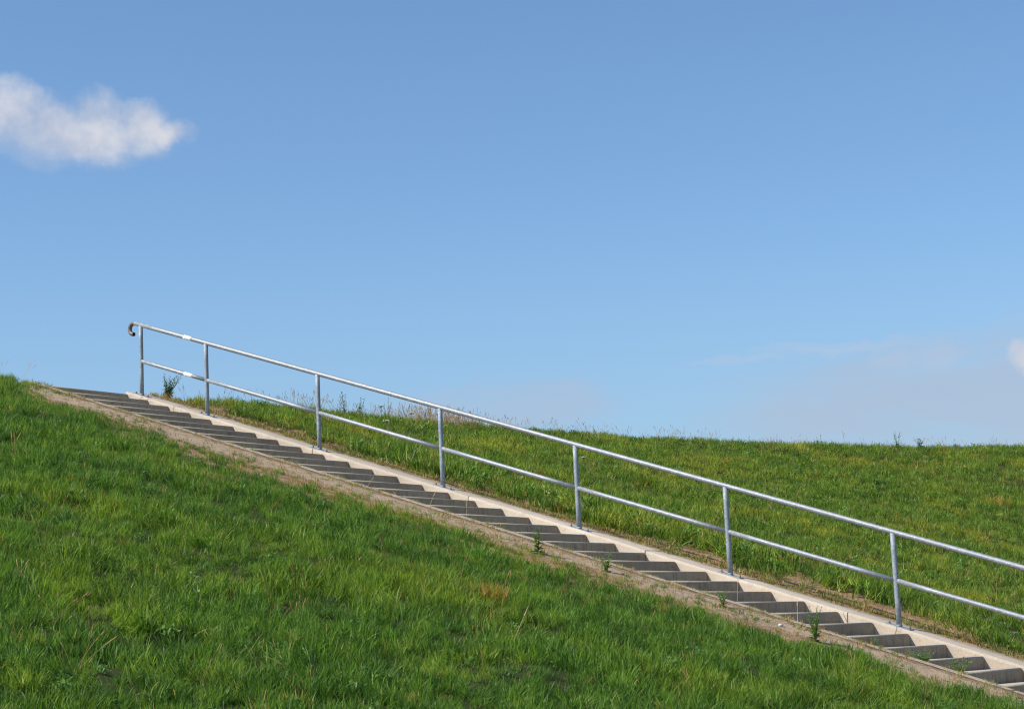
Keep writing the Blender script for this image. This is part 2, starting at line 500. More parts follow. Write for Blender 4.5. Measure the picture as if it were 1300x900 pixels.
def collar_mesh():
    return tube([(0, 0, -.006), (0, 0, 0), (0, 0, .010), (0, 0, .014)], lambda t: RP + (.006 if .2 < t < .5 else .0015), 20, name='weld_collar', mat=M_post)
CM = collar_mesh()
for i, y in enumerate(post_y):
    o = link_mesh('post', post_me, None, hand, (0, y, y * SL))
    link_mesh('base_plate', PM, None, o)
    for s in (-1, 1):
        link_mesh('bolt', BM_, None, o, (0, s * .115, s * .115 * SL))
    link_mesh('screw', SM, None, o, (-.012, -RP * .92, .085))
    link_mesh('screw', SM, None, o, (-.018, -RP * .78, HM - .09))
    link_mesh('weld_collar', CM, None, o, (0, 0, .011))
# two short white bands, barely wider than the pipe, between the first two posts
for h, r in ((HT, RT), (HM, RM)):
    y = .33
    me = tube([rp(y - .08 + .16 * i / 4, h) for i in range(5)], r + .0008, 20, name='white_band', mat=M_white)
    o = link_mesh('white_band', me, None, hand); o['label'] = 'short white band round the rail'

# ------------------------------------------------------------------ camera
CAMLOC = Vector((-19.8995, -19.3161, -3.5379))
yaw, pitch, roll = .618898, .151506, -.046026
F = Vector((math.cos(pitch) * math.cos(yaw), math.cos(pitch) * math.sin(yaw), math.sin(pitch)))
R = Vector((math.sin(yaw), -math.cos(yaw), 0)); U = R.cross(F)
R2 = R * math.cos(roll) + U * math.sin(roll); U2 = -R * math.sin(roll) + U * math.cos(roll)
cam_d = bpy.data.cameras.new('camera'); cam = bpy.data.objects.new('camera', cam_d); COL.objects.link(cam)
Mx = Matrix((R2, U2, -F)).transposed().to_4x4(); Mx.translation = CAMLOC
cam.matrix_world = Mx
cam_d.sensor_width = 36; cam_d.lens = 2571.45 / 1300 * 36
cam_d.clip_start = .1; cam_d.clip_end = 8000
scene.camera = cam
FPX = 2571.45
def project(P):
    d = np.asarray(P) - np.array(CAMLOC)
    z = d @ np.array(F)
    return 650 + FPX * (d @ np.array(R2)) / z, 450 - FPX * (d @ np.array(U2)) / z, z

# ------------------------------------------------------------------ grass sources (kept out of the scene collection)
def tuft(name, n, hr, wr, spread, lean, curl, mat, segs=3, straw=.05, flat=0.0, seed=0):
    r = np.random.default_rng(seed)
    verts = []; loops = []; starts = []; totals = []; tint = []
    for i in range(n):
        a = r.uniform(0, 2 * math.pi); rad = spread * math.sqrt(r.random())
        bx, by = rad * math.cos(a), rad * math.sin(a)
        h = r.uniform(*hr) * (1 - .35 * rad / spread); w = r.uniform(*wr)
        az = r.uniform(0, 2 * math.pi) if r.random() < .6 else a + r.normal() * .5
        ln = abs(r.normal(0, lean)) + flat; cv = curl * r.uniform(.2, 1.3)
        fa = r.uniform(0, 2 * math.pi)          # blade facing
        sx_, sy_ = math.cos(fa) * w / 2, math.sin(fa) * w / 2
        v0 = len(verts); rd = r.random(); dr = r.random()
        x, y, z = bx, by, -.03
        ang = ln * .5
        for s in range(segs + 1):
            t = s / segs
            ww = (1 - .12 * t) if s < segs else 0
            if s < segs:
                verts.append((x - sx_ * ww, y - sy_ * ww, z)); verts.append((x + sx_ * ww, y + sy_ * ww, z))
                tint += [(rd, dr, t, 1)] * 2
            else:
                verts.append((x, y, z)); tint.append((rd, dr, t, 1))
            st = (h + (.03 if s == 0 else 0)) / segs
            x += math.sin(ang) * math.cos(az) * st; y += math.sin(ang) * math.sin(az) * st; z += math.cos(ang) * st
            ang = min(ang + cv, 2.3)
        for s in range(segs - 1):
            a0 = v0 + 2 * s
            starts.append(len(loops)); totals.append(4); loops += [a0, a0 + 1, a0 + 3, a0 + 2]
        a0 = v0 + 2 * (segs - 1)
        starts.append(len(loops)); totals.append(3); loops += [a0, a0 + 1, a0 + 2]
    me = np_mesh(name, verts, loops, starts, totals, mat)
    at = me.color_attributes.new('tint', 'FLOAT_COLOR', 'POINT')
    at.data.foreach_set('color', np.array(tint, np.float32).ravel())
    return bpy.data.objects.new(name, me)

def leafy(name, mat, n=14, h=.10, leaf=(.05, .018), seed=0, spread=.04, stem=True):
    """small broad-leaved herb as a source mesh"""
    r = np.random.default_rng(seed)
    verts = []; loops = []; starts = []; totals = []; tint = []
    for i in range(n):
        z = r.uniform(.005, h); a = r.uniform(0, 2 * math.pi); el = r.uniform(.1, 1.0)
        l = leaf[0] * r.uniform(.6, 1.2); w = leaf[1] * r.uniform(.7, 1.2)
        bx, by = r.uniform(-spread, spread, 2) * (1 - .4 * z / h)
        d = np.array([math.cos(a) * math.cos(el), math.sin(a) * math.cos(el), math.sin(el)])
        sd = np.array([-math.sin(a), math.cos(a), 0]); b = np.array([bx, by, z])
        dn = np.array([0, 0, -1.0])
        rd, dr = r.random(), r.random() * .85
        v0 = len(verts)
        P = [b, b + d * l * .35 - sd * w * .5, b + d * l * .35 + sd * w * .5 , b + d * l * .72 - sd * w * .4 + dn * l * .05, b + d * l * .72 + sd * w * .4 + dn * l * .05, b + d * l + dn * l * .16]
        verts += [tuple(p) for p in P]; tint += [(rd, dr, .5, 1)] * 6
        for f in ((0, 1, 2), (1, 3, 4, 2), (3, 5, 4)):
            starts.append(len(loops)); totals.append(len(f)); loops += [v0 + k for k in f]
    me = np_mesh(name, verts, loops, starts, totals, mat)
    at = me.color_attributes.new('tint', 'FLOAT_COLOR', 'POINT')
    at.data.foreach_set('color', np.array(tint, np.float32).ravel())
    return bpy.data.objects.new(name, me)

def stalk_src(name, mat, h, seed, n=3, head=True):
    r = np.random.default_rng(seed)
    verts = []; loops = []; starts = []; totals = []; tint = []
    def strip(p, w, rd):
        v0 = len(verts)
        for k, (q, ww) in enumerate(zip(p, w)):
            for a in (0, 2.09, 4.19):
                verts.append((q[0] + ww * math.cos(a), q[1] + ww * math.sin(a), q[2])); tint.append((rd, .5, .5, 1))
        for k in range(len(p) - 1):
            for a in range(3):
                b = (a + 1) % 3
                starts.append(len(loops)); totals.append(4)
                loops.extend([v0 + 3 * k + a, v0 + 3 * k + b, v0 + 3 * k + 3 + b, v0 + 3 * k + 3 + a])
    for i in range(n):
        a = r.uniform(0, 6.28); ln = r.uniform(.02, .3); hh = h * r.uniform(.6, 1.1); p = []; x = y = 0; z = -.02; rd = r.random()
        x, y = r.uniform(-.05, .05, 2)
        for k in range(6):
            p.append((x, y, z)); s = hh / 5; x += math.cos(a) * ln * s; y += math.sin(a) * ln * s; z += s; ln += .07
        strip(p, [.0016, .0014, .0013, .0012, .001, .0008], rd)
        if head:
            e = np.array(p[-1]); d = e - np.array(p[-2]); d /= np.linalg.norm(d)
            hl = r.uniform(.04, .09)
            strip([tuple(e - d * hl), tuple(e - d * hl * .6), tuple(e), tuple(e + d * hl * .3)], [.001, .0042, .0035, .0005], rd)
    me = np_mesh(name, verts, loops, starts, totals, mat)
    at = me.color_attributes.new('tint', 'FLOAT_COLOR', 'POINT')
    at.data.foreach_set('color', np.array(tint, np.float32).ravel())
    return bpy.data.objects.new(name, me)

def source_col(name, objs):
    c = bpy.data.collections.new(name)
    for i, o in enumerate(objs):
        c.objects.link(o)
    return c

def instancer(name, col, pts, rot, scl, idx, label, cat):
    me = bpy.data.meshes.new(name)
    me.vertices.add(len(pts)); me.vertices.foreach_set('co', np.asarray(pts, np.float32).ravel())
    for nm, typ, arr, key in (('rot', 'FLOAT_VECTOR', rot, 'vector'), ('scl', 'FLOAT_VECTOR', scl, 'vector'), ('idx', 'INT', idx, 'value')):
        a = me.attributes.new(nm, typ, 'POINT'); a.data.foreach_set(key, np.asarray(arr, np.int32 if typ == 'INT' else np.float32).ravel())
    o = bpy.data.objects.new(name, me); COL.objects.link(o)
    ng = bpy.data.node_groups.new(name, 'GeometryNodeTree')
    ng.interface.new_socket('Geometry', in_out='INPUT', socket_type='NodeSocketGeometry')
    ng.interface.new_socket('Geometry', in_out='OUTPUT', socket_type='NodeSocketGeometry')
    gi = ng.nodes.new('NodeGroupInput'); go = ng.nodes.new('NodeGroupOutput')
    ci = ng.nodes.new('GeometryNodeCollectionInfo'); ci.inputs['Collection'].default_value = col
    ci.inputs['Separate Children'].default_value = True; ci.inputs['Reset Children'].default_value = True
    ip = ng.nodes.new('GeometryNodeInstanceOnPoints'); ip.inputs['Pick Instance'].default_value = True
    def na(nm, t):
        n = ng.nodes.new('GeometryNodeInputNamedAttribute'); n.data_type = t; n.inputs['Name'].default_value = nm
        return next(s for s in n.outputs if s.enabled and s.name == 'Attribute')
    ng.links.new(gi.outputs[0], ip.inputs['Points']); ng.links.new(ci.outputs[0], ip.inputs['Instance'])
    ng.links.new(na('idx', 'INT'), ip.inputs['Instance Index'])
    ng.links.new(na('rot', 'FLOAT_VECTOR'), ip.inputs['Rotation'])
    ng.links.new(na('scl', 'FLOAT_VECTOR'), ip.inputs['Scale'])
    ng.links.new(ip.outputs[0], go.inputs[0])
    md = o.modifiers.new('scatter', 'NODES'); md.node_group = ng
    tag(o, label, cat, kind='stuff')
    return o

def cull(x, y, mx=170, my=170, zadd=.1):
    z = terrain(x, y, False)
    P = np.stack([x, y, z + zadd], 1)
    u_, v_, d = project(P)
    ok = (d > 8) & (u_ > -mx) & (u_ < 1300 + mx) & (v_ > -my) & (v_ < 900 + my)
    return ok

def scatter_area(x0, x1, y0, y1, dens):
    n = int((x1 - x0) * (y1 - y0) * dens)
    x = rng.uniform(x0, x1, n); y = rng.uniform(y0, y1, n)
    ok = cull(x, y)
    return x[ok], y[ok]

def place(name, col, ncol, x, y, s, label, cat, lean=.25, weights=None, sz=None, zoff=0.0):
    z = terrain(x, y, False) + zoff
    # gentle common lean that swirls over the slope, plus individual lean
    lx = (fbm(x, y, 1.5, 3) - .5) * 2.0 + rng.normal(0, lean * .5, len(x))
    ly = (fbm(x, y, 1.5, 4) - .5) * 2.0 + rng.normal(0, lean * .5, len(x)) + .10
    rot = np.stack([lx, ly, rng.uniform(0, 2 * math.pi, len(x))], 1)
    # euler XYZ: spin first would be better, so spin is applied through random x / y leans and mirrored scale
    sc = np.stack([s, s, s * (sz if sz is not None else 1)], 1)
    idx = rng.choice(ncol, len(x), p=weights)
    return instancer(name, col, np.stack([x, y, z], 1), rot, sc, idx, label, cat)

# --- left hillside
greens = [tuft('a%d' % i, 56, (.07, .20), (.0032, .0066), .085, .50, .34, M_grass, 3, seed=100 + i) for i in range(7)]
greens += [tuft('b%d' % i, 34, (.05, .11), (.003, .005), .10, .8, .5, M_grass, 3, seed=120 + i) for i in range(3)]
greens += [leafy('c0', M_leaf, 26, .08, (.05, .016), 5, .07)]
greens += [tuft('d0', 40, (.04, .12), (.003, .005), .10, .7, .4, M_straw, 3, seed=141), tuft('d1', 44, (.06, .14), (.003, .0055), .11, .5, .3, M_orange, 3, seed=142)]
wts = np.array([1.0] * 7 + [.8] * 3 + [.35] + [.10, .13]); wts /= wts.sum()
C_green = source_col('green_tufts', greens)
x, y = scatter_area(-18, -2.0, -15.4, 3.5, 135)
edge = -x + .75 * sstep(y, -3.5, .5) + .50 * sstep(-y, 8.6, 10.4) + (fbm(x, y, .8, 2) - .5) * 2.2 + (fbm(x, y, 2.6, 4) - .5) * 1.1
cov = np.maximum(sstep(edge, 2.78, 3.45), .34 * sstep(fbm(x, y, 2.4, 0), .51, .64) * sstep(-x, 2.0, 2.4))
hs = .42 + .52 * sstep(edge, 2.8, 3.9)
holes = sstep(fbm(x, y, 1.5, 1), .16, .40)
keep = rng.random(len(x)) < cov * (.88 + .12 * holes)
x, y, hs, holes = x[keep], y[keep], hs[keep], holes[keep]
s = hs * (.40 + 1.10 * fbm(x, y, 2.3, 5)) * rng.uniform(.65, 1.3, len(x)) * (.74 + .26 * holes)
place('grass', C_green, len(greens), x, y, s, 'thick green grass on the near hillside left of the stairs', 'grass', weights=wts)
nl = len(x)

# --- right hillside
farg = [tuft('a%d' % i, 44, (.09, .20), (.005, .009), .12, .38, .3, M_grass_far, 3, seed=200 + i) for i in range(6)]
farg += [tuft('b%d' % i, 30, (.06, .13), (.005, .008), .12, .7, .45, M_grass_far, 3, seed=220 + i) for i in range(3)]
farg += [leafy('c%d' % i, M_leaf, 26, .10, (.06, .02), 15 + i, .09) for i in range(2)]
farg += [tuft('d0', 40, (.05, .15), (.005, .008), .12, .7, .4, M_straw, 3, seed=241), tuft('d1', 44, (.08, .18), (.005, .008), .12, .5, .3, M_orange, 3, seed=242)]
wts = np.array([1.0] * 6 + [.8] * 3 + [.3] * 2 + [.13, .26]); wts /= wts.sum()
C_far = source_col('far_tufts', farg)
x, y = scatter_area(.9, 32, -15.4, 4.5, 75)
edge = x + .12 + (fbm(x, y, .9, 0) - .5) * 1.0 + (fbm(x, y, 3.0, 4) - .5) * .5
cov = sstep(edge, 1.05, 1.30)
keep = rng.random(len(x)) < cov
x, y, edge = x[keep], y[keep], edge[keep]
ye = np.interp(x, _cx, _cy2)
tall = 1 + .35 * (1 - sstep(edge, 1.4, 3.0)) * sstep(ye - y, .5, 2.5)
s = (.55 + .75 * fbm(x, y, 1.1, 5)) * rng.uniform(.75, 1.2, len(x)) * tall
place('grass', C_far, len(farg), x, y, s, 'green and yellowish grass on the hillside behind the handrail', 'grass', weights=wts)
nr = len(x)

# --- short dry and green grass on the verges, both sides
shorts = [tuft('a%d' % i, 26, (.03, .075), (.003, .0055), .07, .8, .4, M_short, 2, seed=300 + i) for i in range(4)]
shorts += [tuft('b%d' % i, 24, (.02, .07), (.003, .0055), .08, 1.1, .5, M_straw, 2, seed=310 + i) for i in range(4)]
C_short = source_col('short_tufts', shorts + [tuft('c%d' % i, 30, (.04, .10), (.003, .006), .06, .6, .4, M_short, 3, seed=320 + i) for i in range(3)])
xa, ya = scatter_area(.27, 1.5, -15.4, 1.5, 160)
k1 = rng.random(len(xa)) < np.clip(.95 * (1 - sstep(xa, .50, .75)) + .16 + .5 * sstep(fbm(xa, ya, 2.2, 1), .5, .7), 0, 1)
xb, yb = scatter_area(-4.6, -1.9, -15.4, 1.6, 110)
k2 = rng.random(len(xb)) < (.08 + .30 * sstep(fbm(xb, yb, 3.1, 4), .55, .7) + .8 * sstep(-xb, 2.2, 2.7) * sstep(fbm(xb, yb, 2.4, 2), .33, .52))
xc, yc = scatter_area(-2.15, -1.74, -15.4, 1.4, 170)
k3 = rng.random(len(xc)) < (.12 + .95 * sstep(xc, -2.1, -1.90)) * sstep(fbm(xc, yc, 2.0, 3), .30, .55)
x = np.r_[xa[k1], xb[k2], xc[k3]]; y = np.r_[ya[k1], yb[k2], yc[k3]]
s = np.r_[rng.uniform(.6, 1.5, k1.sum()), rng.uniform(.4, 1.2, k2.sum()), rng.uniform(.35, .9, k3.sum())]
place('dry_grass', C_short, len(shorts) + 3, x, y, s, 'short dry brown and green grass along both edges of the concrete stairs', 'dry grass', lean=.3)

# --- straw bits lying on the soil
lit = [tuft('a%d' % i, 18, (.03, .08), (.002, .004), .10, .3, .25, M_straw, 2, flat=2.6, seed=330 + i) for i in range(4)]
C_lit = source_col('straw_litter', lit)
xa, ya = scatter_area(.36, 1.6, -15.4, 1.6, 150)
xb, yb = scatter_area(-4.5, -1.78, -15.4, 1.6, 130)
k2 = rng.random(len(xb)) < (.12 + .88 * sstep(-xb, 2.4, 3.0) + .8 * sstep(xb, -2.1, -1.95))
x = np.r_[xa, xb[k2]]; y = np.r_[ya, yb[k2]]
rot = np.stack([np.full(len(x), math.atan(1 / 3)), np.zeros(len(x)), np.zeros(len(x))], 1)
sc = rng.uniform(.5, 1.1, len(x))
instancer('straw_litter', C_lit, np.stack([x, y, terrain(x, y, False) + .024], 1), rot, np.stack([sc] * 3, 1),
          rng.choice(4, len(x)), 'loose dead straw lying on the bare soil beside the stairs', 'straw')

# --- crumbs of earth and grit on the bare band
def crumbs(name, n, spread, size, seed):
    r = np.random.default_rng(seed); verts = []; loops = []; starts = []; totals = []; tint = []
    for i in range(n):
        a = r.uniform(0, 6.2832); q = spread * math.sqrt(r.random()); sz = size * r.uniform(.2, 1.0) ** 2 + .0018 + (.010 if r.random() < .02 else 0)
        c_ = np.array([q * math.cos(a), q * math.sin(a), sz * .25]); v0 = len(verts); rd = r.random(); dr = r.random()
        rr = [sz * r.uniform(.7, 1.2) for _ in range(6)]
        for k, d in enumerate(((1, 0, 0), (0, 1, 0), (-1, 0, 0), (0, -1, 0), (0, 0, .8), (0, 0, -.6))):
            verts.append(tuple(c_ + np.array(d) * rr[k])); tint.append((rd, dr, .5, 1))
        for f in ((0, 1, 4), (1, 2, 4), (2, 3, 4), (3, 0, 4), (1, 0, 5), (2, 1, 5), (3, 2, 5), (0, 3, 5)):
            starts.append(len(loops)); totals.append(3); loops += [v0 + k for k in f]
    me = np_mesh(name, verts, loops, starts, totals, M_crumb)
    at = me.color_attributes.new('tint', 'FLOAT_COLOR', 'POINT'); at.data.foreach_set('color', np.array(tint, np.float32).ravel())
    return bpy.data.objects.new(name, me)
C_cr = source_col('earth_crumbs', [crumbs('a%d' % i, 22, .15, .006, 600 + i) for i in range(4)])
xa, ya = scatter_area(-4.0, -1.88, -15.4, 1.7, 26); xb, yb = scatter_area(.36, 1.4, -15.4, 1.6, 26)
x = np.r_[xa, xb]; y = np.r_[ya, yb]; sc = rng.uniform(.6, 1.5, len(x))
instancer('earth_crumbs', C_cr, np.stack([x, y, terrain(x, y, False)], 1), np.stack([np.full(len(x), math.atan(1 / 3)), np.zeros(len(x)), np.zeros(len(x))], 1),
          np.stack([sc] * 3, 1), rng.choice(4, len(x)), 'small crumbs of earth and grit on the bare strips beside the stairs', 'grit')

# --- thin seed stalks
st = [stalk_src('a%d' % i, M_straw, .36 + .03 * i, 400 + i) for i in range(5)]
C_st = source_col('seed_stalks', st)
xs = rng.uniform(.8, 30, 4200); ys = np.interp(xs, _cx, _cy2) + rng.uniform(-.8, .9, 4200)
keep = rng.random(4200) < (.14 + .86 * sstep(fbm(xs, ys, .9, 1), .52, .72)) * (.55 - .35 * sstep(xs, 8, 14))
xs, ys = xs[keep], ys[keep]
xm, ym = scatter_area(1.3, 26, -14, 1, .9)
xl, yl = scatter_area(-14, -3.4, -14, 1.5, 1.0)
xp = rng.normal(6.7, .45, 260); yp = np.interp(xp, _cx, _cy2) + rng.uniform(-.5, .5, 260)
xs = np.r_[xs, xp]; ys = np.r_[ys, yp]
xt = rng.uniform(-3.4, -1.8, 9); yt = rng.uniform(1.3, 1.9, 9)
x = np.r_[xs, xm, xl, xt]; y = np.r_[ys, ym, yl, yt]
ok = cull(x, y, zadd=.2); x, y = x[ok], y[ok]
s = rng.uniform(.45, 1.0, len(x))
place('seed_stalks', C_st, 5, x, y, s, 'thin straw coloured seed stalks standing above the grass', 'seed stalks', lean=.12)
print('instances', nl, nr)

# ------------------------------------------------------------------ individual plants
def tube_into(bm, pts, r0, r1, seg=5):
    pts = [Vector(p) for p in pts]; n = len(pts); prev = None
    for i, p in enumerate(pts):
        t = (pts[min(i + 1, n - 1)] - pts[max(i - 1, 0)]).normalized()
        s = t.orthogonal().normalized(); u_ = t.cross(s); r = r0 + (r1 - r0) * i / (n - 1)
        ring = [bm.verts.new(p + (s * math.cos(6.2832 * k / seg) + u_ * math.sin(6.2832 * k / seg)) * r) for k in range(seg)]
        if prev:
            for k in range(seg): bm.faces.new((prev[k], prev[(k + 1) % seg], ring[(k + 1) % seg], ring[k]))
        prev = ring

def leaf_into(bm, lay, b, d, sd, l, w, droop, rd):
    dn = Vector((0, 0, -1))
    mid = lambda t: b + d * l * t + dn * droop * l * t * t
    prev = None
    rows = []
    for t, ww in ((0, .12), (.25, .8), (.5, 1.0), (.75, .72), (1, .04)):
        c_ = mid(t); up = d.cross(sd).normalized() * w * .18 * ww
        rows.append([bm.verts.new(c_ - sd * w * .5 * ww + up), bm.verts.new(c_), bm.verts.new(c_ + sd * w * .5 * ww + up)])
    for a, b2 in zip(rows, rows[1:]):
        bm.faces.new((a[0], a[1], b2[1], b2[0])); bm.faces.new((a[1], a[2], b2[2], b2[1]))
    for r_ in rows:
        for v in r_: v[lay] = (rd, .3, .5, 1)

def weed(name, label, loc, height, stems, leaf, mat, group=None, seed=0, lean=(0, 0), per=14, spread=.5, cat='weed', smat=None, low=.05, droop=.3, heads=None):
    r = random.Random(seed)
    root = empty(name, loc); tag(root, label, cat, group)
    bs = bmesh.new(); bl = bmesh.new(); lay = bl.verts.layers.float_color.new('tint')
    bh = bmesh.new() if heads else None
    for k in range(stems):
        a = 6.2832 * (k + r.random() * .6) / stems; sp = spread * r.uniform(.5, 1.1) * (0 if stems == 1 else 1)
        h = height * (r.uniform(.65, 1.0) if k else 1.0)
        pts = []
        for i in range(7):
            t = i / 6
            pts.append(Vector((math.cos(a) * sp * h * t * (.5 + .5 * t) + lean[0] * h * t * t, math.sin(a) * sp * h * t * (.5 + .5 * t) + lean[1] * h * t * t, h * t - .02 * (1 - t))))
        tube_into(bs, pts, .0045 * (height / .25) ** .5, .0016)
        for j in range(per):
            t = low + (1 - low) * (j + r.random() * .5) / per; q = t * 6; i0 = min(int(q), 5); p = pts[i0].lerp(pts[i0 + 1], q - i0)
            az = j * 2.4 + r.uniform(-.5, .5); el = r.uniform(.1, .8) + .35 * t
            d = Vector((math.cos(az) * math.cos(el), math.sin(az) * math.cos(el), math.sin(el)))
            sd = Vector((-math.sin(az), math.cos(az), r.uniform(-.3, .3))).normalized()
            sc = (1.15 - .75 * t) * r.uniform(.75, 1.2)
            leaf_into(bl, lay, p, d, sd, leaf[0] * sc, leaf[1] * sc, droop, r.random())
        if heads and k < 1:
            p = pts[-1]
            for q in range(44):
                a2 = r.uniform(0, 6.28); rr = heads[1] * math.sqrt(r.random())
                c_ = p + Vector((math.cos(a2) * rr, math.sin(a2) * rr, .012 + r.uniform(-.004, .006) - rr * .15))
                tube_into(bs, [p - Vector((0, 0, .03)), c_], .0007, .0005, 3)
                m_ = Matrix.Translation(c_) @ Matrix.Diagonal((1, 1, .55, 1))
                bmesh.ops.create_icosphere(bh, subdivisions=1, radius=r.uniform(.005, .009), matrix=m_)
    for bm_, nm, mt in ((bs, 'stem', smat or M_stem), (bl, 'leaves', mat), (bh, 'flower_head', M_petal)):
        if bm_ is None: continue
        me = bpy.data.meshes.new(nm); bm_.to_mesh(me); bm_.free(); me.materials.append(mt)
        link_mesh(nm, me, None, root)
    return root

def on(x, y, dz=0.0): return (x, y, float(terrain(np.array([x]), np.array([y]), False)[0]) + dz)
def plane(x, y, dz=0.0): return (x, y, y / 3 + dz)

weed('weed_plant', 'dark bushy weed on the crest against the sky, just right of the topmost handrail post', on(.74, 1.5), .40, 13, (.085, .028), M_leafblue, seed=1, per=20, spread=.42, lean=(.25, -.1))
weed('thistle', 'taller of the two small thistles on the crest behind the third handrail post', on(4.55, 1.42), .42, 3, (.10, .03), M_leafblue, seed=2, per=13, spread=.15, cat='thistle')
weed('thistle', 'shorter of the two small thistles on the crest behind the third handrail post', on(4.9, 1.40), .34, 4, (.10, .03), M_leafblue, seed=3, per=10, spread=.3, cat='thistle')
weed('weed_plant', 'slim upright weed on the crest midway between the third and fourth handrail posts', on(5.55, 1.35), .42, 2, (.06, .018), M_leafblue, seed=4, per=16)
weed('weed_plant', 'taller pointed weed on the far crest towards the right edge of the photo', on(18.3, -1.68), .42, 3, (.11, .035), M_leafblue, seed=5, per=14, spread=.22)
weed('weed_plant', 'low rounded weed on the far crest beside the pointed weed', on(18.8, -1.95), .27, 7, (.11, .04), M_leafblue, seed=6, per=9, spread=.5)
weed('weed_plant', 'upright bright green weed on the left verge of the stairs, below the fifth handrail post', on(-2.64, -7.24), .30, 6, (.095, .032), M_leafbright, seed=7, per=12, spread=.22)
weed('weed_plant', 'tall feathery weed by the lower stairs, left of the lowest handrail post', on(-2.6, -10.35), .34, 10, (.09, .018), M_leaf, seed=8, per=16, spread=.28)
weed('weed_plant', 'rounded leafy weed on a lower step, upper of two neighbours', plane(-1.52, -10.93, -.10), .20, 16, (.055, .03), M_leaf, seed=9, per=10, spread=.85)
weed('weed_plant', 'spreading leafy weed on a lower step, lower of two neighbours', plane(-1.55, -11.30, -.10), .21, 14, (.055, .028), M_leaf, seed=10, per=10, spread=.8, lean=(0, -.2))
weed('weed_plant', 'tiny green weed at the foot of a riser near the lowest handrail post', plane(-1.05, -10.20, -.13), .11, 8, (.035, .02), M_leaf, seed=11, per=7, spread=.7)
weed('weed_plant', 'small weed at the left edge of the stairs below the sixth handrail post', on(-2.3, -9.2), .18, 9, (.06, .018), M_leaf, seed=12, per=9, spread=.6)
weed('weed_plant', 'loose green weed left of the stairs, between fifth and sixth handrail posts', on(-2.42, -7.93), .24, 9, (.065, .022), M_leaf, seed=13, per=10, spread=.5)
weed('dock_plant', 'broad leaved bright green plant at the lower right edge of the grass beside the stairs', on(1.32, -10.6), .14, 7, (.12, .045), M_leafbright, seed=14, per=5, spread=.8, cat='dock plant', droop=.5)
weed('weed_plant', 'small green weed on a riser between the third and fourth handrail posts', plane(-1.0, -4.9, -.12), .12, 2, (.03, .012), M_leaf, seed=16, per=8, spread=.4)

for i, (px, py, h, lab) in enumerate([
        (4.9, .95, .27, 'white umbel flower under the crest, topmost of three near the fourth handrail post'),
        (5.1, .50, .25, 'white umbel flower in the grass, rightmost of the three near the fourth handrail post'),
        (3.3, -.45, .25, 'white umbel flower in the grass, lowest of the three near the fourth handrail post'),
        (5.75, -2.3, .24, 'white flower in the grass behind the fifth handrail post'),
        (6.7, -3.7, .24, 'white flower in the grass left of the sixth handrail post')]):
    weed('white_flower', lab, on(px, py), h, 1, (.04, .012), M_leaf, group='white flowers in the grass behind the handrail', seed=30 + i, per=5, spread=.2, cat='flower', heads=(2, .05 if i < 3 else .032))

# yellowed tuft
def tuft_thing(name, label, loc, n, h, mat, seed, cat, spread=.12, lean=.4, w=(.004, .007)):
    o = tuft(name, n, (h * .5, h), w, spread, lean, .2, mat, 4, seed=seed); COL.objects.link(o); o.location = loc
    tag(o, label, cat); return o
tuft_thing('grass_tuft', 'orange yellow dried tuft standing in the green grass of the near hillside', on(-6.1, -9.1, .03), 240, .24, M_orange, 50, 'grass tuft', .19)
tuft_thing('grass_tuft', 'orange brown tuft on the far hillside near the right edge of the photo', on(14.5, -5.2, .03), 200, .27, M_orange, 51, 'grass tuft', .3)
tuft_thing('grass_tuft', 'dense dark green tuft behind the handrail, between the fifth and sixth posts', on(1.75, -6.3), 260, .34, M_grass, 52, 'grass tuft', .22, .45, (.006, .009))

def stalk(label, pts, r=.0022, head=True):
    bm = bmesh.new(); tube_into(bm, pts, r, r * .6, 5)
    if head:
        a, b = Vector(pts[-2]), Vector(pts[-1]); d = (b - a).normalized()
        tube_into(bm, [b - d * .07, b - d * .045, b - d * .01, b + d * .02], r * 2.1, r * .6, 5)
    me = bpy.data.meshes.new('grass_stalk'); bm.to_mesh(me); bm.free(); me.materials.append(M_strawstem)
    o = link_mesh('grass_stalk', me, None); o.location = (0, 0, 0)
    tag(o, label, 'grass stalk', 'dry grass stalks'); return o
def bent(x, y, z, h, dx, dy, droop=0.0):
    return [(x + dx * t, y + dy * t, z + h * t - droop * t * t * t) for t in (0, .25, .5, .75, 1)]
stalk('straw stalk leaning right across the risers between the third and fourth handrail posts', bent(-1.80, -4.25, -1.45, .16, .28, .10))
stalk('longer straw stalk leaning right across the risers under the fourth handrail post', bent(-1.78, -5.15, -1.75, .20, .24, .08))
stalk('upright straw stalk before the risers left of the fifth handrail post', bent(-1.80, -5.7, -1.92, .22, .02, .0))
stalk('taller of two bent straw stalks over the lower risers left of the lowest handrail post', bent(-1.80, -9.75, -3.27, .24, .12, .05))
stalk('shorter of two bent straw stalks over the lower risers left of the lowest handrail post', bent(-1.80, -9.95, -3.33, .21, .10, .03))
stalk('thin straw stalk standing by the left edge of the stairs under the sixth handrail post', bent(-2.2, -9.3, -3.1, .33, .03, -.02))
stalk('tall pale forked stalk in the near grass left of the upper stairs', bent(*on(-4.3, -4.2), .42, -.04, .02))
stalk('pale leaning stalk in the near grass at the bottom of the photo', bent(*on(-7.6, -10.4), .33, .2, -.05))
stalk('pale seed stalk on the far hillside at the right edge of the photo', bent(*on(6.8, -8.6), .3, .02, .0))

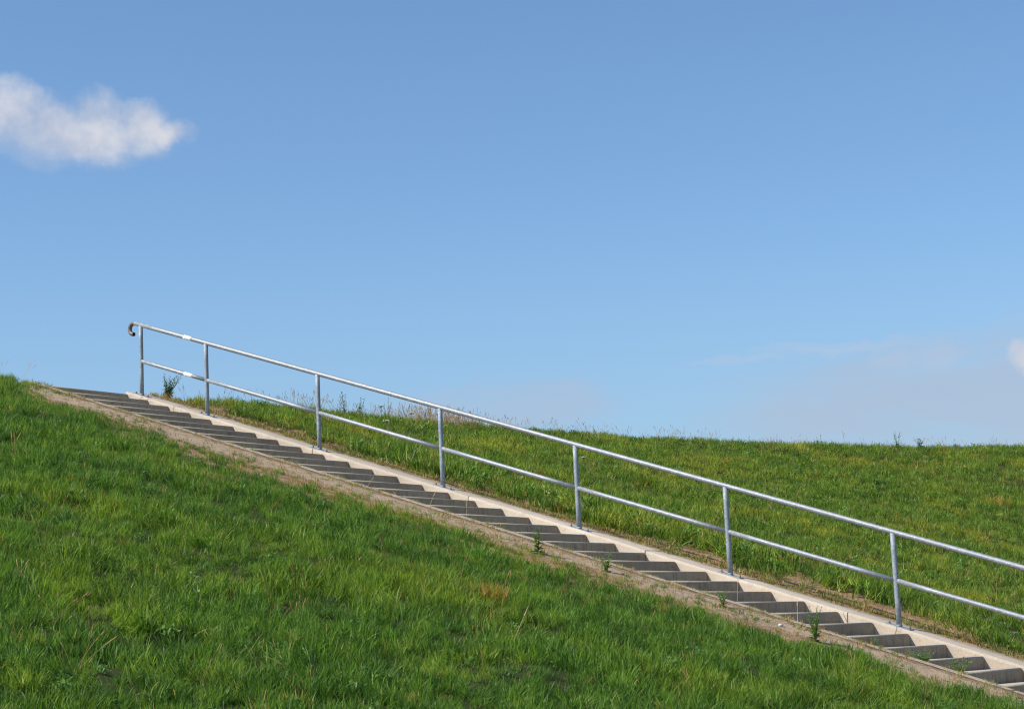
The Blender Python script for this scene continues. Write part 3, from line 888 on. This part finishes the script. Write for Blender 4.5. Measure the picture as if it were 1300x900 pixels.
def pebble(label, loc, s, seed):
    r = random.Random(seed); bm = bmesh.new(); bmesh.ops.create_icosphere(bm, subdivisions=2, radius=1)
    for v in bm.verts: v.co = Vector((v.co.x * s, v.co.y * s * .8, v.co.z * s * .45)) * r.uniform(.85, 1.15)
    for f in bm.faces: f.smooth = True
    me = bpy.data.meshes.new('stone'); bm.to_mesh(me); bm.free()
    o = link_mesh('stone', me, M_stone); o.location = loc; tag(o, label, 'stone', 'pale stones by the stairs'); return o
pebble('pale stone on the right verge between the second and third handrail posts', on(.62, -.74, .012), .045, 1)
pebble('pale stone on the left verge beside the lower stairs', on(-2.34, -9.85, .010), .03, 2)

# ------------------------------------------------------------------ light and sky
sun_dir = Vector((-.83, .55, 1.0)).normalized()      # from the scene towards the sun
sd = bpy.data.lights.new('sun', 'SUN'); sd.energy = 4.9; sd.angle = math.radians(.5); sd.color = (1.0, .94, .84)
so = bpy.data.objects.new('sun', sd); COL.objects.link(so)
so.rotation_euler = (-sun_dir).to_track_quat('-Z', 'Y').to_euler()
so.location = (-20, 10, 30)
elev = math.asin(sun_dir.z)

w = bpy.data.worlds.new('World'); scene.world = w; w.use_nodes = True
nt = w.node_tree; nt.nodes.clear()
sky = N(nt, 'ShaderNodeTexSky', sky_type='NISHITA')
sky.sun_disc = False; sky.sun_elevation = elev
sky.sun_rotation = math.atan2(sun_dir.x, sun_dir.y)
sky.altitude = 0; sky.air_density = 1.0; sky.dust_density = .65; sky.ozone_density = 6.0
tc = N(nt, 'ShaderNodeTexCoord')
D = tc.outputs['Generated']
def dot(v):
    n = N(nt, 'ShaderNodeVectorMath', operation='DOT_PRODUCT'); L(nt, D, n.inputs[0]); n.inputs[1].default_value = tuple(v); return n.outputs['Value']
def blob(cx, cy, a, b, warp):
    """soft ellipse in the sky about the direction seen at azimuth / elevation cx, cy (degrees)"""
    az, el = math.radians(cx), math.radians(cy)
    c_ = Vector((math.cos(el) * math.cos(az), math.cos(el) * math.sin(az), math.sin(el)))
    r_ = Vector((math.sin(az), -math.cos(az), 0)); u_ = r_.cross(c_)
    x_ = math_(nt, 'DIVIDE', math_(nt, 'ADD', dot(r_), math_(nt, 'MULTIPLY', warp[0], .018)), math.radians(a))
    y_ = math_(nt, 'DIVIDE', math_(nt, 'ADD', dot(u_), math_(nt, 'MULTIPLY', warp[1], .018)), math.radians(b))
    q = math_(nt, 'ADD', math_(nt, 'MULTIPLY', x_, x_), math_(nt, 'MULTIPLY', y_, y_))
    front = math_(nt, 'GREATER_THAN', dot(c_), .5)
    return math_(nt, 'MULTIPLY', math_(nt, 'SUBTRACT', 1.0, q), front)
def sky_noise(s, det, off, rgh=.6):
    m = N(nt, 'ShaderNodeMapping'); m.inputs['Location'].default_value = off; L(nt, D, m.inputs['Vector'])
    return noise(nt, m.outputs[0], s, det, rgh)
n_a = math_(nt, 'SUBTRACT', sky_noise(42, 6, (3, 1, 2)), .5); n_b = math_(nt, 'SUBTRACT', sky_noise(42, 6, (7, 5, 1)), .5)
n_f = sky_noise(62, 8, (1, 9, 4), .6)
warp = (n_a, n_b)
def px_dir(px, py):
    d = (F + R2 * ((px - 650) / FPX) + U2 * ((450 - py) / FPX)).normalized()
    return math.degrees(math.atan2(d.y, d.x)), math.degrees(math.asin(d.z))
PXD = math.degrees(1 / FPX)
def ragged(v, amt):
    return math_(nt, 'ADD', v, math_(nt, 'MULTIPLY', math_(nt, 'MULTIPLY', math_(nt, 'SUBTRACT', n_f, .5), amt), smooth(nt, v, 0.0, .22)))
def cloud(parts):
    v = None
    for (px, py, a, b) in parts:
        az, el = px_dir(px, py)
        q = math_(nt, 'MAXIMUM', blob(az, el, a * PXD, b * PXD, warp), 0.0)
        v = q if v is None else math_(nt, 'MAXIMUM', v, q)
    return v
c0 = cloud([(90, 188, 150, 30), (30, 178, 90, 26), (170, 186, 70, 24)])
m0 = math_(nt, 'MULTIPLY', smooth(nt, ragged(c0, .7), .0, 1.2), .5)
c1 = cloud([(8, 142, 78, 48), (62, 160, 95, 38), (122, 156, 58, 50), (176, 160, 48, 42), (105, 178, 88, 30), (215, 172, 44, 22), (-80, 135, 110, 60)])
lobe = sky_noise(34, 3, (2, 6, 3), .5)
c1 = math_(nt, 'ADD', ragged(c1, .95), math_(nt, 'MULTIPLY', math_(nt, 'SUBTRACT', lobe, .5), math_(nt, 'MULTIPLY', smooth(nt, c1, 0.0, .3), .7)))
m1 = math_(nt, 'MULTIPLY', smooth(nt, c1, .0, 1.3), .98)
c2 = cloud([(1332, 452, 54, 30), (1400, 440, 90, 46)])
c2 = ragged(c2, .8)
m2 = math_(nt, 'MULTIPLY', smooth(nt, c2, .05, .8), .75)
c3 = cloud([(1135, 457, 42, 18), (1190, 450, 40, 26), (940, 458, 90, 8), (1060, 440, 160, 10)])
c3 = ragged(c3, .9)
m3 = math_(nt, 'MULTIPLY', smooth(nt, c3, .0, 1.5), .34)
# low veil of thin cloud to the right
m = N(nt, 'ShaderNodeMapping'); m.inputs['Scale'].default_value = (1, 1, 4.5); L(nt, D, m.inputs['Vector'])
veil_n = noise(nt, m.outputs[0], 9, 5, .6)
c4 = cloud([(1270, 500, 420, 95), (640, 515, 190, 36), (1500, 480, 400, 120)])
m4 = math_(nt, 'MULTIPLY', math_(nt, 'MULTIPLY', smooth(nt, c4, 0.0, .75), smooth(nt, veil_n, .20, .62)), .66)
base = sky.outputs[0]
hz = mix(nt, 1.0, base, (1.0, 1.06, 1.05), 'MULTIPLY')
CL = 1 / .146
sz_ = N(nt, 'ShaderNodeSeparateXYZ'); L(nt, D, sz_.inputs[0])
band = math_(nt, 'MULTIPLY', math_(nt, 'SUBTRACT', 1.0, smooth(nt, sz_.outputs[2], .06, .22)), .5)
hz = mix(nt, band, hz, (.325 * CL, .478 * CL, .66 * CL))   # thin summer haze low over the land
col = mix(nt, m4, hz, (.44 * CL, .51 * CL, .645 * CL))
col = mix(nt, m3, col, (.56 * CL, .58 * CL, .68 * CL))
col = mix(nt, m2, col, (.66 * CL, .66 * CL, .72 * CL))
shade = mix(nt, smooth(nt, math_(nt, 'ADD', math_(nt, 'MULTIPLY', lobe, 1.1), math_(nt, 'MULTIPLY', n_f, .6)), .55, 1.05), (.49 * CL, .54 * CL, .66 * CL), (.70 * CL, .71 * CL, .765 * CL))
col = mix(nt, m0, col, (.50 * CL, .56 * CL, .70 * CL))
col = mix(nt, m1, col, shade)
bg = N(nt, 'ShaderNodeBackground', inp={'Strength': .123}); L(nt, col, bg.inputs['Color'])
wo = N(nt, 'ShaderNodeOutputWorld'); L(nt, bg.outputs[0], wo.inputs['Surface'])

# ------------------------------------------------------------------ render settings
scene.render.engine = 'CYCLES'
scene.cycles.max_bounces = 4; scene.cycles.transparent_max_bounces = 4
scene.cycles.diffuse_bounces = 2
scene.cycles.filter_width = 1.2
scene.view_settings.view_transform = 'Standard'; scene.view_settings.look = 'None'
scene.view_settings.exposure = 0.25; scene.view_settings.gamma = 1.0
scene.view_settings.use_curve_mapping = False
scene.render.resolution_x = 1024; scene.render.resolution_y = 708
